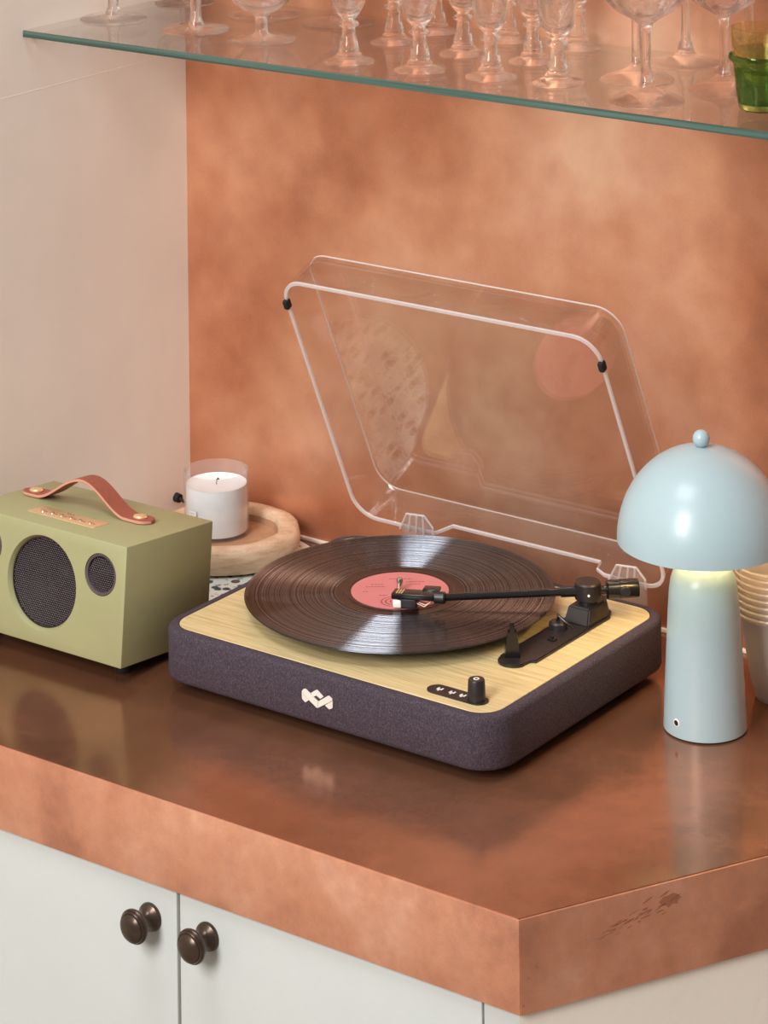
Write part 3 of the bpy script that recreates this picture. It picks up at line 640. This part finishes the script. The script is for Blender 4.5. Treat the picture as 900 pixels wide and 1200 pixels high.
PROF = {
 'goblet': [(0, .0), (.0350, 0), (.0355, .0010), (.0345, .0020), (.022, .0036), (.0105, .0052), (.0070, .0080), (.0062, .0130), (.0062, .0240), (.0090, .0275), (.0190, .0320), (.0290, .0400), (.0350, .0520), (.0365, .0700), (.0340, .1000),
            (.0326, .1000), (.0348, .0700), (.0332, .0530), (.0270, .0420), (.0160, .0345), (0, .0320)],
 'wine': [(0, .0), (.0355, 0), (.0362, .0010), (.0350, .0020), (.020, .0034), (.0090, .0056), (.0074, .0100), (.0070, .0115), (.0058, .0140), (.0054, .0600), (.0075, .0650), (.0200, .0740), (.0300, .0900), (.0345, .1120), (.0330, .1500),
          (.0318, .1500), (.0330, .1120), (.0286, .0910), (.0180, .0770), (0, .0710)],
 'coupe': [(0, .0), (.0350, 0), (.0355, .0012), (.0290, .0052), (.0170, .0090), (.0085, .0130), (.0054, .0180), (.0046, .0300), (.0046, .0620), (.0066, .0710), (.0130, .0760), (.0280, .0840), (.0390, .0960), (.0425, .1120), (.0425, .1300),
           (.0411, .1300), (.0409, .1120), (.0380, .0980), (.0250, .0860), (.0110, .0790), (0, .0770)],
 'tall': [(0, .0), (.0355, 0), (.0360, .0012), (.0240, .0040), (.0120, .0070), (.0085, .0120), (.0070, .0190), (.0050, .0230), (.0042, .0400), (.0042, .0950), (.0080, .1020), (.0250, .1150), (.0330, .1350), (.0340, .1900),
          (.0328, .1900), (.0316, .1360), (.0230, .1180), (0, .1060)],
 'port': [(0, .0), (.0245, 0), (.0252, .0010), (.0240, .0022), (.0175, .0042), (.0120, .0062), (.0128, .0080), (.0112, .0098), (.0092, .0104), (.0104, .0124), (.0098, .0140), (.0104, .0160), (.0092, .0190), (.0072, .0260), (.0062, .0330),
          (.0066, .0345), (.0096, .0362), (.0102, .0380), (.0094, .0398), (.0060, .0412), (.0064, .0430), (.0110, .0480), (.0158, .0560), (.0182, .0680), (.0195, .0850), (.0210, .1080),
          (.0198, .1080), (.0178, .0850), (.0160, .0680), (.0132, .0580), (.0080, .0520), (0, .0500)],
}
NM = {'goblet': 'goblet', 'wine': 'wine_glass', 'coupe': 'coupe_glass', 'tall': 'wine_glass', 'port': 'port_glass'}
BASE = {}
def glass(kind, x, y, label, group=None, s=1.0):
    if kind not in BASE:
        bm = B()
        fl = None
        pr = PROF[kind]
        if kind in ('coupe', 'port'):      # cut facets in the lower bowl
            lo, hi = (.066, .118) if kind == 'coupe' else (.042, .080)
            nf = 14 if kind == 'coupe' else 8; im = max(range(len(pr)), key=lambda i: pr[i][1])
            fl = lambda a, i: 1+(.045*abs(math.cos(a*nf/2))-.03 if i <= im and lo < pr[i][1] < hi else 0)
        if kind in ('wine', 'tall'):
            fl = lambda a, i: 1+(.06*math.cos(6*a) if .013 < pr[i][1] < .06 and pr[i][0] < .008 else 0)
        lathe(bm, pr, 56, None, False, fl)
        o = mesh_obj(NM[kind], bm, 'crystal', None, (0, 0, 0), 50); BASE[kind] = o
    else:
        o = BASE[kind].copy(); COL.objects.link(o)
        if 'group' in o: del o['group']
    o.location = (x, y, ZS+.0001); o.scale = (s, s, s); o.rotation_euler = (0, 0, random.random()*.4)
    tag(o, label, {'goblet': 'goblet', 'wine': 'wine glass', 'coupe': 'coupe glass', 'tall': 'wine glass', 'port': 'glass'}[kind], group)
glass('wine', -.258, .219, 'stemmed clear glass standing leftmost on the shelf, near the white wall')
glass('goblet', -.2575, .337, 'clear glass at the very back left of the shelf, foot just in view', None, .94)
glass('wine', -.143, .219, 'clear glass with a straight stem, left of the wide-bowled goblet', 'clear goblets at the left of the shelf', .98)
glass('goblet', -.049, .212, 'wide-bowled clear goblet on a short stem near the front shelf edge', 'clear goblets at the left of the shelf')
glass('goblet', -.136, .326, 'clear goblet directly behind the wide-bowled front goblet', 'clear goblets at the left of the shelf', 1.1)
glass('goblet', -.040, .330, 'clear goblet with a broad foot, behind the leftmost front port glass', 'clear goblets at the left of the shelf', 1.1)
row = [('front', [(.097, .168), (.180, .172), (.257, .182), (.326, .193)]), ('middle', [(.075, .274), (.170, .261), (.250, .266)]), ('back', [(.079, .343), (.167, .344), (.247, .350)])]
od = ['first', 'second', 'third', 'fourth']
for rn, L in row:
    for k, (x, y) in enumerate(L):
        glass('port', x, y, 'small cut glass on a baluster stem, %s row, %s from the left' % (rn, od[k]), 'baluster-stem port glasses', 1.0 if rn == 'front' else .98)
glass('coupe', .438, .170, 'cut-bowl coupe glass nearest the front shelf edge', 'cut coupe glasses on the right of the shelf')
glass('coupe', .381, .247, 'cut-bowl coupe glass half hidden behind the front coupe', 'cut coupe glasses on the right of the shelf')
glass('tall', .377, .345, 'tall-stemmed glass against the copper wall behind the coupes')
glass('coupe', .474, .251, 'cut-bowl coupe glass just left of the green tumblers', 'cut coupe glasses on the right of the shelf', .97)
glass('tall', .4485, .345, 'tall-stemmed glass behind the green tumblers, near the copper wall', None, .98)
# green tumblers
def tumbler(name, mat, prof, z, label, n=10):
    bm = B(); im = max(range(len(prof)), key=lambda i: prof[i][1])
    lathe(bm, prof, 60, None, False, lambda a, i: 1+(.022*abs(math.cos(a*n/2)) if prof[i][1] < .040 and i <= im else 0))
    o = mesh_obj(name, bm, mat, None, (0, 0, 0), 50); o.location = (.5425, .1985, z); return tag(o, label, 'tumbler', 'nested green tumblers')
tumbler('green_tumbler', 'green_glass', [(0, 0), (.0185, 0), (.0205, .002), (.0215, .008), (.0245, .036), (.0258, .0425), (.0290, .0450), (.0300, .0475), (.0292, .0500), (.0278, .0505), (.0268, .0480), (.0235, .036), (.0200, .010), (.018, .006), (0, .0055)], ZS+.0001, 'dark green ribbed glass tumbler at the right end of the shelf')
tumbler('olive_tumbler', 'olive_glass', [(0, .028), (.0190, .028), (.0210, .034), (.0232, .0500), (.0262, .0520), (.0268, .0560), (.0272, .0745), (.0262, .0748), (.0256, .0560), (.0220, .0500), (.0195, .036), (0, .032)], ZS+.0001, 'olive tinted glass tumbler nested inside the dark green one')
